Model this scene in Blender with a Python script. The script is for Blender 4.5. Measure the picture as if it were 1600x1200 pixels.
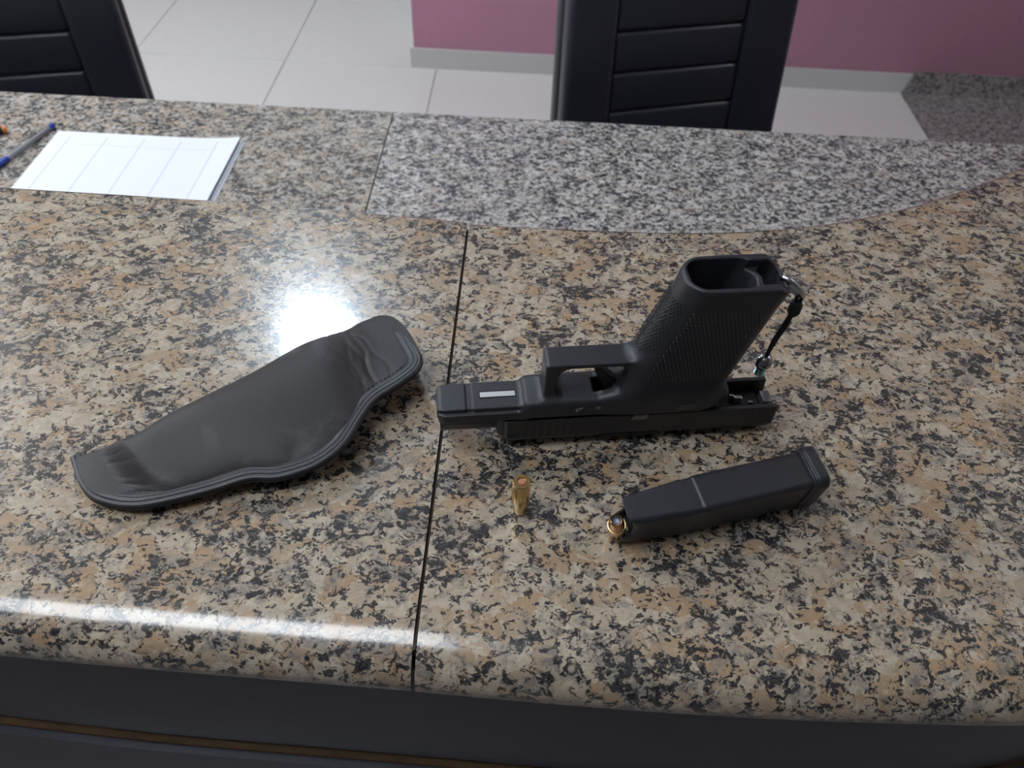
import bpy, bmesh, math, random
import numpy as np
from mathutils import Vector, Matrix

random.seed(7)
sc = bpy.context.scene
for o in list(bpy.data.objects):
    bpy.data.objects.remove(o)
C = bpy.context.collection

# ------------------------------------------------------------------ camera
PITCH, ROLL = math.radians(48.0), math.radians(3.0)
fwd = Vector((0, math.cos(PITCH), -math.sin(PITCH)))
rgt, upv = Vector((1, 0, 0)), Vector((0, math.sin(PITCH), math.cos(PITCH)))
cr = rgt * math.cos(ROLL) + upv * math.sin(ROLL)
cu = -rgt * math.sin(ROLL) + upv * math.cos(ROLL)
cam = bpy.data.cameras.new('camera')
co = bpy.data.objects.new('camera', cam)
C.objects.link(co)
M4 = Matrix((cr, cu, -fwd)).transposed().to_4x4()
M4.translation = (0, 0, 1.47)
co.matrix_world = M4
cam.sensor_width = 36.0
cam.lens = 36.0 * 1200 / 1600
cam.clip_start = 0.02
cam.dof.use_dof = True
cam.dof.focus_distance = 0.46
cam.dof.aperture_fstop = 13.0
sc.camera = co

# ------------------------------------------------------------------ world, lamps' strength, exposure
w = bpy.data.worlds.new('world')
sc.world = w
w.use_nodes = True
w.node_tree.nodes['Background'].inputs[0].default_value = (0.75, 0.85, 1.0, 1)
w.node_tree.nodes['Background'].inputs[1].default_value = 0.15
sc.view_settings.view_transform = 'Standard'
sc.view_settings.look = 'None'
sc.view_settings.gamma = 1.0
sc.view_settings.use_curve_mapping = False
sc.view_settings.exposure = 0.0
PANEL_L = 10.0      # radiance of the panel lamp above the counter front
SIDE_FILL_L = 95.0      # radiance of the added, unseen fill panel on the staff side
PASSAGE_L = 14.0    # radiance of the round lamps in the passage
ROUND_L = 170.0     # radiance of the round lamp above the desk
CEIL = 2.8
TOP = 1.10          # upper counter top
DESK = 0.79         # lower desk top
FLOORY = 3.03

# ------------------------------------------------------------------ helpers
def tag(o, label=None, cat=None, group=None, kind=None):
    if label: o['label'] = label
    if cat: o['category'] = cat
    if group: o['group'] = group
    if kind: o['kind'] = kind
    return o

def empty(name, loc=(0, 0, 0), rot=(0, 0, 0)):
    o = bpy.data.objects.new(name, None)
    o.empty_display_size = 0.02
    o.location = loc
    o.rotation_euler = rot
    C.objects.link(o)
    return o

def mesh_obj(name, verts, faces, mat, parent=None, smooth=True, angle=40):
    me = bpy.data.meshes.new(name)
    me.from_pydata([tuple(map(float, v)) for v in verts], [], faces)
    return finish(name, me, mat, parent, smooth, angle)

def finish(name, me, mat, parent=None, smooth=True, angle=40):
    bm = bmesh.new(); bm.from_mesh(me)
    bmesh.ops.recalc_face_normals(bm, faces=bm.faces)
    for f in bm.faces: f.smooth = smooth
    if smooth and angle is not None:
        a = math.radians(angle)
        for e in bm.edges:
            if len(e.link_faces) == 2 and e.calc_face_angle(0) > a: e.smooth = False
    bm.to_mesh(me); bm.free()
    o = bpy.data.objects.new(name, me)
    me.materials.append(mat)
    C.objects.link(o)
    if parent: o.parent = parent
    return o

def bm_obj(name, bm, mat, parent=None, smooth=True, angle=40):
    me = bpy.data.meshes.new(name)
    bm.to_mesh(me); bm.free()
    return finish(name, me, mat, parent, smooth, angle)

def add_box(bm, x0, x1, y0, y1, z0, z1, bev=0.0, seg=2, mat=None):
    r = bmesh.ops.create_cube(bm, size=1)
    vs = r['verts']
    for v in vs:
        v.co = Vector(((x0 + x1) / 2 + v.co.x * (x1 - x0), (y0 + y1) / 2 + v.co.y * (y1 - y0), (z0 + z1) / 2 + v.co.z * (z1 - z0)))
    es = list({e for v in vs for e in v.link_edges})
    if bev > 0:
        r2 = bmesh.ops.bevel(bm, geom=es, offset=bev, segments=seg, profile=0.5, affect='EDGES')
        vs = list({v for f in r2['faces'] for v in f.verts} | {v for v in vs if v.is_valid})
    if mat is not None:
        bmesh.ops.transform(bm, matrix=mat, verts=vs)
    return vs

def box(name, x0, x1, y0, y1, z0, z1, mat, parent=None, bev=0.0, seg=2, M=None):
    bm = bmesh.new()
    add_box(bm, x0, x1, y0, y1, z0, z1, bev, seg, M)
    return bm_obj(name, bm, mat, parent, smooth=bev > 0)

def lathe(name, prof, mat, parent=None, n=40, M=None, angle=35):
    """prof: (r, z) list; closed at the axis where r == 0"""
    V, Fc = [], []
    rings = []
    for r, z in prof:
        if r <= 1e-9:
            rings.append([len(V)]); V.append((0, 0, z))
        else:
            rings.append(list(range(len(V), len(V) + n)))
            V += [(r * math.cos(2 * math.pi * k / n), r * math.sin(2 * math.pi * k / n), z) for k in range(n)]
    for a, b in zip(rings[:-1], rings[1:]):
        for k in range(n):
            k2 = (k + 1) % n
            if len(a) == 1 and len(b) == 1: continue
            if len(a) == 1: Fc.append((a[0], b[k], b[k2]))
            elif len(b) == 1: Fc.append((a[k], b[0], a[k2]))
            else: Fc.append((a[k], b[k], b[k2], a[k2]))
    if M is not None: V = [tuple(M @ Vector(v)) for v in V]
    return mesh_obj(name, V, Fc, mat, parent, True, angle)

def tube(name, pts, rad, mat, parent=None, n=10, closed=False):
    pts = [Vector(p) for p in pts]
    rad = rad if isinstance(rad, (list, tuple)) else [rad] * len(pts)
    V, Fc = [], []
    N = len(pts)
    ref = Vector((0.123, 0.3, 0.95)).normalized()
    for i, p in enumerate(pts):
        t = (pts[(i + 1) % N] - pts[i - 1]) if closed else (pts[min(i + 1, N - 1)] - pts[max(i - 1, 0)])
        t.normalize()
        a = t.cross(ref).normalized(); b = t.cross(a).normalized()
        V += [p + (a * math.cos(2 * math.pi * k / n) + b * math.sin(2 * math.pi * k / n)) * rad[i] for k in range(n)]
    for i in range(N if closed else N - 1):
        j = (i + 1) % N
        for k in range(n):
            k2 = (k + 1) % n
            Fc.append((i * n + k, i * n + k2, j * n + k2, j * n + k))
    if not closed:
        Fc.append(tuple(range(n))); Fc.append(tuple((N - 1) * n + k for k in range(n)))
    return mesh_obj(name, V, Fc, mat, parent, True, 60)

def loft(rings, cap=True):
    """rings: list of equal-length closed point lists"""
    n = len(rings[0]); V = []; Fc = []
    for r in rings: V += [tuple(p) for p in r]
    for i in range(len(rings) - 1):
        for k in range(n):
            k2 = (k + 1) % n
            Fc.append((i * n + k, i * n + k2, (i + 1) * n + k2, (i + 1) * n + k))
    if cap:
        Fc.append(tuple(range(n))); Fc.append(tuple((len(rings) - 1) * n + k for k in range(n)))
    return V, Fc

def resample(pts, n):
    P = np.array(pts, float)
    d = np.r_[0, np.cumsum(np.linalg.norm(np.diff(P, axis=0), axis=1))]
    t = np.linspace(0, d[-1], n)
    return np.stack([np.interp(t, d, P[:, k]) for k in range(P.shape[1])], 1)

def smooth_path(pts, n):
    """Catmull-Rom through pts, then n samples evenly along it"""
    P = [np.array(p, float) for p in pts]
    P = [2 * P[0] - P[1]] + P + [2 * P[-1] - P[-2]]
    out = []
    for i in range(1, len(P) - 2):
        for t in np.linspace(0, 1, 12, endpoint=False):
            a, b, c, d = P[i - 1], P[i], P[i + 1], P[i + 2]
            out.append(0.5 * (2 * b + (c - a) * t + (2 * a - 5 * b + 4 * c - d) * t * t + (3 * b - a - 3 * c + d) * t ** 3))
    out.append(P[-2])
    return resample(out, n)

def box_blur(P, k=1, it=1):
    for _ in range(it):
        Q = P.copy()
        Q[1:-1] = (P[:-2] + 2 * P[1:-1] + P[2:]) / 4
        P = Q
    return P

# ---- signed distance fields meshed by surface nets (millimetres) --------
def sd_poly(X, Y, poly):
    P = np.array(poly, float)
    d = (X - P[0, 0]) ** 2 + (Y - P[0, 1]) ** 2
    s = np.ones_like(X)
    n = len(P)
    for i in range(n):
        a, b = P[i], P[i - 1]
        e = b - a
        wx, wy = X - a[0], Y - a[1]
        t = np.clip((wx * e[0] + wy * e[1]) / (e @ e), 0, 1)
        d = np.minimum(d, (wx - e[0] * t) ** 2 + (wy - e[1] * t) ** 2)
        c1, c2, c3 = Y >= a[1], Y < b[1], e[0] * wy > e[1] * wx
        fl = (c1 & c2 & c3) | (~c1 & ~c2 & ~c3)
        s = np.where(fl, -s, s)
    return s * np.sqrt(d)

def extr(d2, aD, W, r):
    u = d2 + r; v = aD - (W - r)
    return np.minimum(np.maximum(u, v), 0) + np.hypot(np.maximum(u, 0), np.maximum(v, 0)) - r

def rbox2(X, Y, hx, hy, r):
    u = np.abs(X) - hx + r; v = np.abs(Y) - hy + r
    return np.minimum(np.maximum(u, v), 0) + np.hypot(np.maximum(u, 0), np.maximum(v, 0)) - r

def smin(a, b, k):
    h = np.clip(0.5 + 0.5 * (b - a) / k, 0, 1)
    return b + (a - b) * h - k * h * (1 - h)

def smax(a, b, k): return -smin(-a, -b, k)

def surface_net(f, lo, hi, h):
    ax = [np.arange(lo[i], hi[i] + h, h) for i in range(3)]
    X, Y, Z = np.meshgrid(*ax, indexing='ij')
    val = f(X.astype(np.float32), Y.astype(np.float32), Z.astype(np.float32))
    ins = val < 0
    n = [s - 1 for s in val.shape]
    def sl(a, o): return a[o[0]:o[0] + n[0], o[1]:o[1] + n[1], o[2]:o[2] + n[2]]
    corners = [(i, j, k) for i in (0, 1) for j in (0, 1) for k in (0, 1)]
    cnt = sum(sl(ins, c).astype(np.int8) for c in corners)
    act = (cnt > 0) & (cnt < 8)
    idx = np.argwhere(act)
    pos = np.zeros((len(idx), 3)); num = np.zeros(len(idx))
    for c in corners:
        for a in range(3):
            if c[a]: continue
            c2 = list(c); c2[a] = 1
            v1 = sl(val, c)[act]; v2 = sl(val, c2)[act]
            m = (v1 < 0) != (v2 < 0)
            t = np.where(m, v1 / np.where(v1 == v2, 1, v1 - v2), 0)
            p = np.array(c, float)[None, :].repeat(len(idx), 0)
            p[:, a] += t
            pos += p * m[:, None]; num += m
    pos = (idx + pos / num[:, None]) * h + np.array(lo)
    ids = -np.ones(act.shape, int); ids[act] = np.arange(len(idx))
    quads = []
    for a in range(3):
        b, c = [(1, 2), (2, 0), (0, 1)][a]
        s0 = [slice(None)] * 3; s1 = [slice(None)] * 3
        s0[a] = slice(0, -1); s1[a] = slice(1, None)
        ch = ins[tuple(s0)] != ins[tuple(s1)]
        e = np.argwhere(ch)
        ok = (e[:, b] > 0) & (e[:, c] > 0) & (e[:, b] < n[b]) & (e[:, c] < n[c])
        e = e[ok]
        ob = np.zeros(3, int); ob[b] = 1
        oc = np.zeros(3, int); oc[c] = 1
        q = np.stack([ids[tuple((e - ob - oc).T)], ids[tuple((e - oc).T)], ids[tuple(e.T)], ids[tuple((e - ob).T)]], 1)
        quads.append(q)
    return pos, np.concatenate(quads)

def sdf_obj(name, f, lo, hi, h, mat, parent):
    V, Q = surface_net(f, lo, hi, h)
    me = bpy.data.meshes.new(name)
    me.from_pydata((V * 0.001).tolist(), [], Q.tolist())
    return finish(name, me, mat, parent, True, None)

# ------------------------------------------------------------------ materials
class NT:
    def __init__(s, name):
        s.m = bpy.data.materials.new(name); s.m.use_nodes = True
        s.t = s.m.node_tree; s.p = s.t.nodes['Principled BSDF']
    def n(s, typ, **kw):
        nd = s.t.nodes.new(typ)
        for k, v in kw.items():
            if k.startswith('i_'):
                key = k[2:]
                key = int(key) if key.isdigit() else key.replace('_', ' ')
                s.put(nd.inputs[key], v)
            else: setattr(nd, k, v)
        return nd
    def put(s, inp, v):
        if isinstance(v, bpy.types.NodeSocket): s.t.links.new(v, inp)
        elif isinstance(v, bpy.types.Node): s.t.links.new(v.outputs[0], inp)
        else: inp.default_value = v
    def ramp(s, fac, stops, interp='LINEAR'):
        r = s.n('ShaderNodeValToRGB'); r.color_ramp.interpolation = interp
        el = r.color_ramp.elements
        while len(el) < len(stops): el.new(0.5)
        for e, (p, c) in zip(el, stops):
            e.position = p; e.color = (*c, 1) if len(c) == 3 else c
        s.put(r.inputs[0], fac)
        return r.outputs[0]
    def mix(s, fac, a, b, blend='MIX'):
        m = s.n('ShaderNodeMix', data_type='RGBA', blend_type=blend)
        for i, v in ((0, fac), (6, a), (7, b)):
            if isinstance(v, tuple) and len(v) == 3: v = (*v, 1)
            s.put(m.inputs[i], v)
        return m.outputs[2]
    def math(s, op, a, b=0.0, c=0.0):
        m = s.n('ShaderNodeMath', operation=op)
        s.put(m.inputs[0], a); s.put(m.inputs[1], b); s.put(m.inputs[2], c)
        return m.outputs[0]
    def obj(s): return s.n('ShaderNodeTexCoord').outputs['Object']
    def noise(s, vec, scale, detail=2.0, rough=0.5, out=0, dist=0.0):
        return s.n('ShaderNodeTexNoise', i_Vector=vec, i_Scale=scale, i_Detail=detail, i_Roughness=rough, i_Distortion=dist).outputs[out]
    def voro(s, vec, scale, out='Color', feature='F1', rand=1.0):
        return s.n('ShaderNodeTexVoronoi', feature=feature, i_Vector=vec, i_Scale=scale, i_Randomness=rand).outputs[out]
    def bump(s, h, strength, dist):
        b = s.n('ShaderNodeBump', i_Strength=strength, i_Distance=dist, i_Height=h)
        s.t.links.new(b.outputs[0], s.p.inputs['Normal'])
    def set(s, **kw):
        for k, v in kw.items():
            k = k.replace('_', ' ')
            if isinstance(v, tuple) and len(v) == 3: v = (*v, 1)
            s.put(s.p.inputs[k], v)
        return s.m

def plain(name, col, rough=0.5, metal=0.0, bump=None, spec=0.5, var=0.0, **kw):
    t = NT(name)
    v = t.obj()
    c = (*col, 1)
    if var:
        nz = t.noise(v, 40, 3)
        c = t.mix(nz, tuple(x * (1 - var) for x in col), tuple(min(1, x * (1 + var)) for x in col))
    t.set(Base_Color=c, Roughness=rough, Metallic=metal, **kw)
    t.p.inputs['Specular IOR Level'].default_value = spec
    if bump:
        t.bump(t.noise(v, bump[0], 3), bump[1], bump[2])
    return t.m

def granite(name, cols, big=80., thr=0.60, grey=0.45, rough=0.22, coat=1.0, spec=0.5, soft=1.0, fleck=330., seed=0.0, coat_rough=0.05):
    """cols: tan, beige, pale, grey, black"""
    tan, beige, pale, gry, blk = cols
    t = NT(name)
    v0 = t.obj()
    mp = t.n('ShaderNodeMapping', i_Vector=v0, i_Location=(seed, seed * 0.7, 0.0), i_Rotation=(0, 0, math.radians(-38)), i_Scale=(0.86, 1.06, 1.0)).outputs[0]
    def warp(vec, scale, amt, det=2):
        nz = t.noise(mp, scale, det, 0.6, out=1)
        c = t.n('ShaderNodeVectorMath', operation='SUBTRACT', i_0=nz, i_1=(0.5, 0.5, 0.5)).outputs[0]
        return t.n('ShaderNodeVectorMath', operation='MULTIPLY_ADD', i_0=c, i_1=(amt,) * 3, i_2=vec).outputs[0]
    w1 = warp(mp, 110, 0.011)
    w2 = warp(w1, 400, 0.0042, 3)
    # feldspar: soft-edged grains of tan, beige and pale
    va = t.n('ShaderNodeTexVoronoi', feature='SMOOTH_F1', i_Vector=w2, i_Scale=big, i_Smoothness=0.25)
    sa = t.n('ShaderNodeSeparateColor', i_Color=va.outputs['Color'])
    base = t.ramp(sa.outputs[0], [(0.20, pale), (0.34, beige), (0.44, tan), (0.56, tan), (0.66, beige), (0.82, pale)])
    mot = t.noise(w1, 260, 4, 0.65)
    base = t.mix(t.ramp(mot, [(0.34, (0.5,) * 3), (0.60, (0, 0, 0))]), base, tuple(0.66 * c for c in beige))
    base = t.mix(t.ramp(t.noise(w2, 190, 2, 0.5), [(0.56, (0, 0, 0)), (0.70, (0.75,) * 3)]), base, tuple(min(1, 1.15 * c) for c in pale))
    # quartz: smoky grey patches
    qn = t.noise(w2, 120, 3, 0.6)
    cl = t.noise(mp, 38, 3, 0.6)
    qv = t.math('MULTIPLY_ADD', t.math('SUBTRACT', cl, 0.5), 0.7, qn)
    qmask = t.ramp(qv, [(0.50 + 0.12 * (0.5 - grey), (0, 0, 0)), (0.62 + 0.12 * (0.5 - grey), (0.85,) * 3)])
    qcol = t.mix(t.ramp(t.noise(w2, 300, 3, 0.6), [(0.35, (0, 0, 0)), (0.65, (1, 1, 1))]), gry, tuple(0.35 * a + 0.65 * b for a, b in zip(gry, pale)))
    base = t.mix(qmask, base, qcol)
    # mica: black flecks that gather along the grain edges and in clusters
    ve = t.n('ShaderNodeTexVoronoi', feature='DISTANCE_TO_EDGE', i_Vector=w2, i_Scale=big)
    edge = t.ramp(ve.outputs['Distance'], [(0.0, (1, 1, 1)), (0.22, (0, 0, 0))])
    fn = t.noise(w2, fleck, 3, 0.68)
    fm = t.noise(w1, fleck * 0.42, 2, 0.6)
    s = t.math('MULTIPLY_ADD', fm, 0.48, t.math('MULTIPLY', fn, 0.52))
    s = t.math('MULTIPLY_ADD', edge, 0.055, s)
    s = t.math('MULTIPLY_ADD', t.math('SUBTRACT', cl, 0.5), 0.26, s)
    dmask = t.ramp(s, [(thr - 0.012 * soft, (0, 0, 0)), (thr + 0.018 * soft, (1, 1, 1))])
    dcol = t.mix(t.ramp(t.noise(w2, 600, 2), [(0.45, (0, 0, 0)), (0.62, (1, 1, 1))]), blk, tuple(0.5 * c for c in gry))
    base = t.mix(t.math('MULTIPLY', dmask, 0.97), base, dcol)
    # single small black flecks
    vs = t.n('ShaderNodeTexVoronoi', i_Vector=w2, i_Scale=270.0)
    vc = t.n('ShaderNodeSeparateColor', i_Color=vs.outputs['Color'])
    fl = t.math('MULTIPLY', t.math('LESS_THAN', vs.outputs['Distance'], 0.36), t.math('GREATER_THAN', vc.outputs[2], 0.90))
    base = t.mix(t.math('MULTIPLY', fl, 0.9), base, blk)
    t.set(Base_Color=base, Roughness=rough, Coat_Weight=coat, Coat_Roughness=coat_rough)
    t.p.inputs['Specular IOR Level'].default_value = spec
    t.bump(mot, 0.015, 0.001)
    return t.m

M = {}
M['granite'] = granite('warm_granite', ((0.345, 0.232, 0.138), (0.350, 0.268, 0.185), (0.420, 0.358, 0.278), (0.102, 0.099, 0.099), (0.008, 0.009, 0.013)), big=82, thr=0.558, grey=0.55, rough=0.26, fleck=400., coat_rough=0.125)
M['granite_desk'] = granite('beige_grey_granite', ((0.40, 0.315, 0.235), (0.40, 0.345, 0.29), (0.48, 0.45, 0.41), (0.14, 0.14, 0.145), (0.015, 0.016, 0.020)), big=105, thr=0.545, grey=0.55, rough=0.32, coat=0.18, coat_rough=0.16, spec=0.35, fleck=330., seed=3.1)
M['granite_desk2'] = granite('grey_sheen_granite', ((0.40, 0.345, 0.29), (0.42, 0.39, 0.36), (0.55, 0.54, 0.525), (0.14, 0.145, 0.155), (0.012, 0.013, 0.018)), big=115, thr=0.538, grey=0.55, rough=0.32, coat=0.18, coat_rough=0.16, spec=0.35, fleck=310., seed=5.3)  # slightly finer, greyer stone; reflected light is also put into its paler colours
M['granite_floor'] = granite('dark_granite', ((0.30, 0.26, 0.25), (0.31, 0.28, 0.275), (0.36, 0.335, 0.335), (0.15, 0.145, 0.15), (0.045, 0.043, 0.046)), big=60, thr=0.55, grey=0.5, rough=0.4, coat=0.0, fleck=190., seed=7.7)
M['tile'] = plain('white_porcelain', (0.60, 0.585, 0.575), 0.22, var=0.03)
M['grout'] = plain('grout', (0.40, 0.385, 0.375), 0.9)
M['pink'] = plain('pink_paint', (0.43, 0.21, 0.295), 0.55, bump=(160, 0.15, 0.002), var=0.05)
M['white'] = plain('white_paint', (0.72, 0.71, 0.70), 0.7, bump=(120, 0.1, 0.002))
M['dim_wall'] = plain('fill_cut_grey', (0.17, 0.18, 0.21), 0.7)  # unseen wall behind the camera, darkened to cut fill light from the front
M['skirting'] = plain('grey_white_porcelain', (0.50, 0.49, 0.48), 0.35)
M['laminate'] = plain('dark_laminate', (0.050, 0.053, 0.072), 0.30, bump=(25, 0.12, 0.004), var=0.25)
M['wood'] = plain('raw_chipboard', (0.13, 0.075, 0.035), 0.8, bump=(700, 0.8, 0.002), var=0.5)
M['core'] = plain('dark_core', (0.05, 0.035, 0.025), 0.9)
M['chair'] = plain('black_upholstery', (0.030, 0.032, 0.045), 0.38, bump=(500, 0.15, 0.001))
M['chair_side'] = plain('black_plastic', (0.042, 0.040, 0.045), 0.40)
M['chrome'] = plain('chrome', (0.6, 0.6, 0.62), 0.15, 1.0)
M['polymer'] = plain('matte_black_polymer', (0.017, 0.018, 0.023), 0.43, bump=(1800, 0.28, 0.0004))
M['steel_black'] = plain('black_steel', (0.016, 0.016, 0.018), 0.42, 0.0, bump=(1500, 0.06, 0.0003), spec=0.5)
M['steel'] = plain('bare_steel', (0.45, 0.46, 0.48), 0.28, 1.0, var=0.2)
M['steel_dull'] = plain('grey_steel', (0.20, 0.20, 0.215), 0.38, 0.9)
M['steel_mid'] = plain('polished_grey_steel', (0.30, 0.31, 0.33), 0.22, 1.0)
M['steel_lever'] = plain('satin_black_steel', (0.05, 0.05, 0.055), 0.35)
M['zinc'] = plain('blue_zinc', (0.30, 0.45, 0.46), 0.25, 1.0)
M['plate'] = plain('silver_plate', (0.52, 0.53, 0.54), 0.4, 0.3)
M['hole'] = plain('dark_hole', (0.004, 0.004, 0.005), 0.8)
M['brass'] = plain('brass', (0.60, 0.43, 0.20), 0.22, 1.0, var=0.03)
M['copper'] = plain('copper_jacket', (0.50, 0.28, 0.13), 0.24, 1.0, var=0.1)
M['primer'] = plain('copper_primer', (0.78, 0.38, 0.24), 0.35, 1.0)
M['lead'] = plain('lead', (0.16, 0.18, 0.22), 0.45, 0.6)
M['cord'] = plain('black_cord', (0.010, 0.010, 0.011), 0.75, bump=(3000, 0.4, 0.0005))
M['binding'] = plain('black_leather_edge', (0.022, 0.023, 0.027), 0.42, bump=(900, 0.2, 0.0006))
M['thread'] = plain('grey_thread', (0.045, 0.045, 0.05), 0.7)
M['pen_blue'] = plain('blue_plastic', (0.02, 0.06, 0.35), 0.3)
M['ink'] = plain('ink_tube', (0.03, 0.035, 0.09), 0.4)
M['orange'] = plain('orange_plastic', (0.75, 0.22, 0.04), 0.4)
M['pen_black'] = plain('black_pen_plastic', (0.012, 0.011, 0.012), 0.35)
M['lamp_body'] = plain('white_metal', (0.8, 0.8, 0.8), 0.4)
M['pen_clear'] = plain('clear_plastic', (0.86, 0.88, 0.92), 0.12, Transmission_Weight=0.85, IOR=1.3)

def leather():
    t = NT('scuffed_black_leather')
    v = t.obj()
    n1 = t.noise(v, 60, 5, 0.62)
    n2 = t.noise(v, 22, 3, 0.5, dist=0.8)
    sc_ = t.math('MULTIPLY', t.ramp(n2, [(0.52, (0, 0, 0)), (0.70, (1, 1, 1))]), t.ramp(n1, [(0.4, (0, 0, 0)), (0.7, (1, 1, 1))]))
    c = t.mix(t.math('MULTIPLY', sc_, 0.8), (0.019, 0.0178, 0.0188), (0.095, 0.095, 0.10))
    t.set(Base_Color=c, Roughness=0.55, Sheen_Weight=0.10)
    t.p.inputs['Specular IOR Level'].default_value = 0.4
    h = t.math('MULTIPLY_ADD', t.noise(v, 700, 3), 0.35, t.math('MULTIPLY', t.noise(v, 170, 4, 0.6), 0.9))
    t.bump(h, 0.22, 0.0016)
    return t.m
M['leather'] = leather()

def paper(printed):
    t = NT('printed_paper' if printed else 'blank_paper')
    c = (0.74, 0.77, 0.83)
    if printed:
        v = t.obj()
        s = t.n('ShaderNodeSeparateXYZ', i_Vector=v)
        x, y = s.outputs[0], s.outputs[1]
        def line(coord, pitch, off, wd):
            f = t.math('FRACT', t.math('MULTIPLY_ADD', coord, 1.0 / pitch, off))
            return t.math('LESS_THAN', f, wd / pitch)
        inx = t.math('MULTIPLY', t.math('GREATER_THAN', x, -0.124), t.math('LESS_THAN', x, 0.117))
        iny = t.math('LESS_THAN', y, 0.093)
        cols = line(x, 0.0595, 0.083, 0.0022)
        rows = line(y, 0.0065, 0.3, 0.0006)
        head = t.math('MULTIPLY', t.math('GREATER_THAN', y, 0.0685), t.math('LESS_THAN', y, 0.0700))
        ink = t.math('MAXIMUM', t.math('MULTIPLY', cols, 0.26), t.math('MAXIMUM', t.math('MULTIPLY', rows, 0.16), t.math('MULTIPLY', head, 0.22)))
        ink = t.math('MULTIPLY', ink, t.math('MULTIPLY', inx, iny))
        c = t.mix(t.math('MULTIPLY', ink, 1.7), c, (0.36, 0.36, 0.55))
    return t.set(Base_Color=c, Roughness=0.75)
M['paper_print'] = paper(True)
M['paper'] = paper(False)

def emis(name, col, L):
    t = NT(name)
    t.set(Base_Color=(0.8, 0.8, 0.8), Emission_Color=col, Emission_Strength=L)
    return t.m
M['panel_light'] = emis('panel_light', (0.88, 0.94, 1.0), PANEL_L)
M['side_fill'] = emis('side_fill_light', (0.95, 0.97, 1.0), SIDE_FILL_L * 0.55)
M['right_fill'] = emis('right_fill', (0.95, 0.96, 1.0), 130.0)
M['passage_light'] = emis('passage_light', (0.86, 0.93, 1.0), PASSAGE_L)
M['round_light'] = emis('round_light', (0.72, 0.86, 1.0), ROUND_L)

# ------------------------------------------------------------------ room shell
def struct(o): o['kind'] = 'structure'; return o
floor = struct(box('floor', -3.5, 3.2, -2.2, 6.2, -0.08, -0.006, M['grout']))
tile_me = {}
def floor_piece(name, x0, x1, y0, y1, mat):
    key = (name, round(x1 - x0, 3), round(y1 - y0, 3))
    if key not in tile_me:
        o = box(name, -(x1 - x0) / 2, (x1 - x0) / 2, -(y1 - y0) / 2, (y1 - y0) / 2, -0.006, 0.0, mat, floor, bev=0.0008, seg=1)
        tile_me[key] = o.data
    else:
        o = bpy.data.objects.new(name, tile_me[key]); C.objects.link(o); o.parent = floor
    o.location = ((x0 + x1) / 2, (y0 + y1) / 2, 0)
g = 0.0016
PX, PY = 0.615, 0.6135
for i in range(-4, 4):
    for j in range(-4, 6):
        x0, y0 = -0.372 + i * PX, 3.024 + j * PY
        x1, y1 = min(x0 + PX, 1.512), y0 + PY
        x0 = max(x0, -3.4)
        if x1 > 1.45: x1 = 1.512
        if x1 - x0 < 0.05 or y1 > 6.2: continue
        if x0 > -0.5 and y0 > 2.9: continue
        if y0 < 1.0 and (x1 > 0.86): continue
        if y0 < 1.7 and x1 > 1.3 and y0 < 1.0: continue
        floor_piece('floor_tile', x0 + g, x1 - g, y0 + g, y1 - g, M['tile'])
# granite paving: beside the white tiles and on the visitors' side of the counter
floor_piece('granite_slab', 1.512 + g, 1.655 - g, 1.19, 3.03, M['granite_floor'])
floor_piece('granite_slab', 1.655 + g, 2.42, 1.19, 3.03, M['granite_floor'])
floor_piece('granite_slab', 2.424, 3.19, 1.19, 3.03, M['granite_floor'])
for x0, x1 in ((-3.4, -2.2), (-2.196, -1.0), (-0.996, 0.3)):
    floor_piece('granite_slab', x0, x1, -1.2, 0.3, M['granite_floor'])
def slab_poly(pts):
    V = [(x, y, z) for z in (-0.006, 0.0) for x, y in pts]
    n = len(pts)
    Fc = [tuple(range(n)), tuple(range(n, 2 * n))] + [(k, (k + 1) % n, n + (k + 1) % n, n + k) for k in range(n)]
    return mesh_obj('granite_slab', V, Fc, M['granite_floor'], floor, False)
slab_poly([(0.304, -1.2), (1.9, -1.2), (1.9, -0.37), (0.30, 0.93)])
slab_poly([(1.9, -0.363), (1.9, 1.186), (0.87, 1.186), (0.304, 0.935)])
slab_poly([(1.904, -1.2), (3.19, -1.2), (3.19, 1.186), (1.904, 1.186)])

struct(box('ceiling', -3.5, 3.2, -2.2, 6.2, CEIL, CEIL + 0.1, M['white']))
struct(box('wall_back', -0.462, 3.2, FLOORY, FLOORY + 0.15, 0, CEIL, M['pink'], bev=0.004))
struct(box('wall_passage', -0.462, -0.30, FLOORY + 0.152, 6.1, 0, CEIL, M['white']))
struct(box('wall_far', -3.5, -0.462, 6.1, 6.2, 0, CEIL, M['white']))
struct(box('wall_left', -3.6, -3.5, -2.2, 6.2, 0, CEIL, M['white']))
struct(box('wall_right', 3.2, 3.3, -2.2, FLOORY, 0, CEIL, M['white']))
struct(box('wall_front', -3.5, 3.2, -2.3, -2.2, 0, CEIL, M['dim_wall']))
def prism(name, pts, y0, y1, mat):
    n = len(pts)
    V = [(x, y, z) for y in (y0, y1) for x, z in pts]
    Fc = [tuple(range(n)), tuple(range(n, 2 * n))] + [(k, (k + 1) % n, n + (k + 1) % n, n + k) for k in range(n)]
    return mesh_obj(name, V, Fc, mat, None, False)
struct(prism('baseboard_back', [(-0.474, 0), (1.512, 0), (1.530, 0.078), (-0.474, 0.078)], FLOORY - 0.012, FLOORY - 0.0005, M['skirting']))
struct(prism('baseboard_right', [(1.514, 0), (3.19, 0), (3.19, 0.088), (1.534, 0.088)], FLOORY - 0.013, FLOORY - 0.0005, M['granite_floor']))

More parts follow.
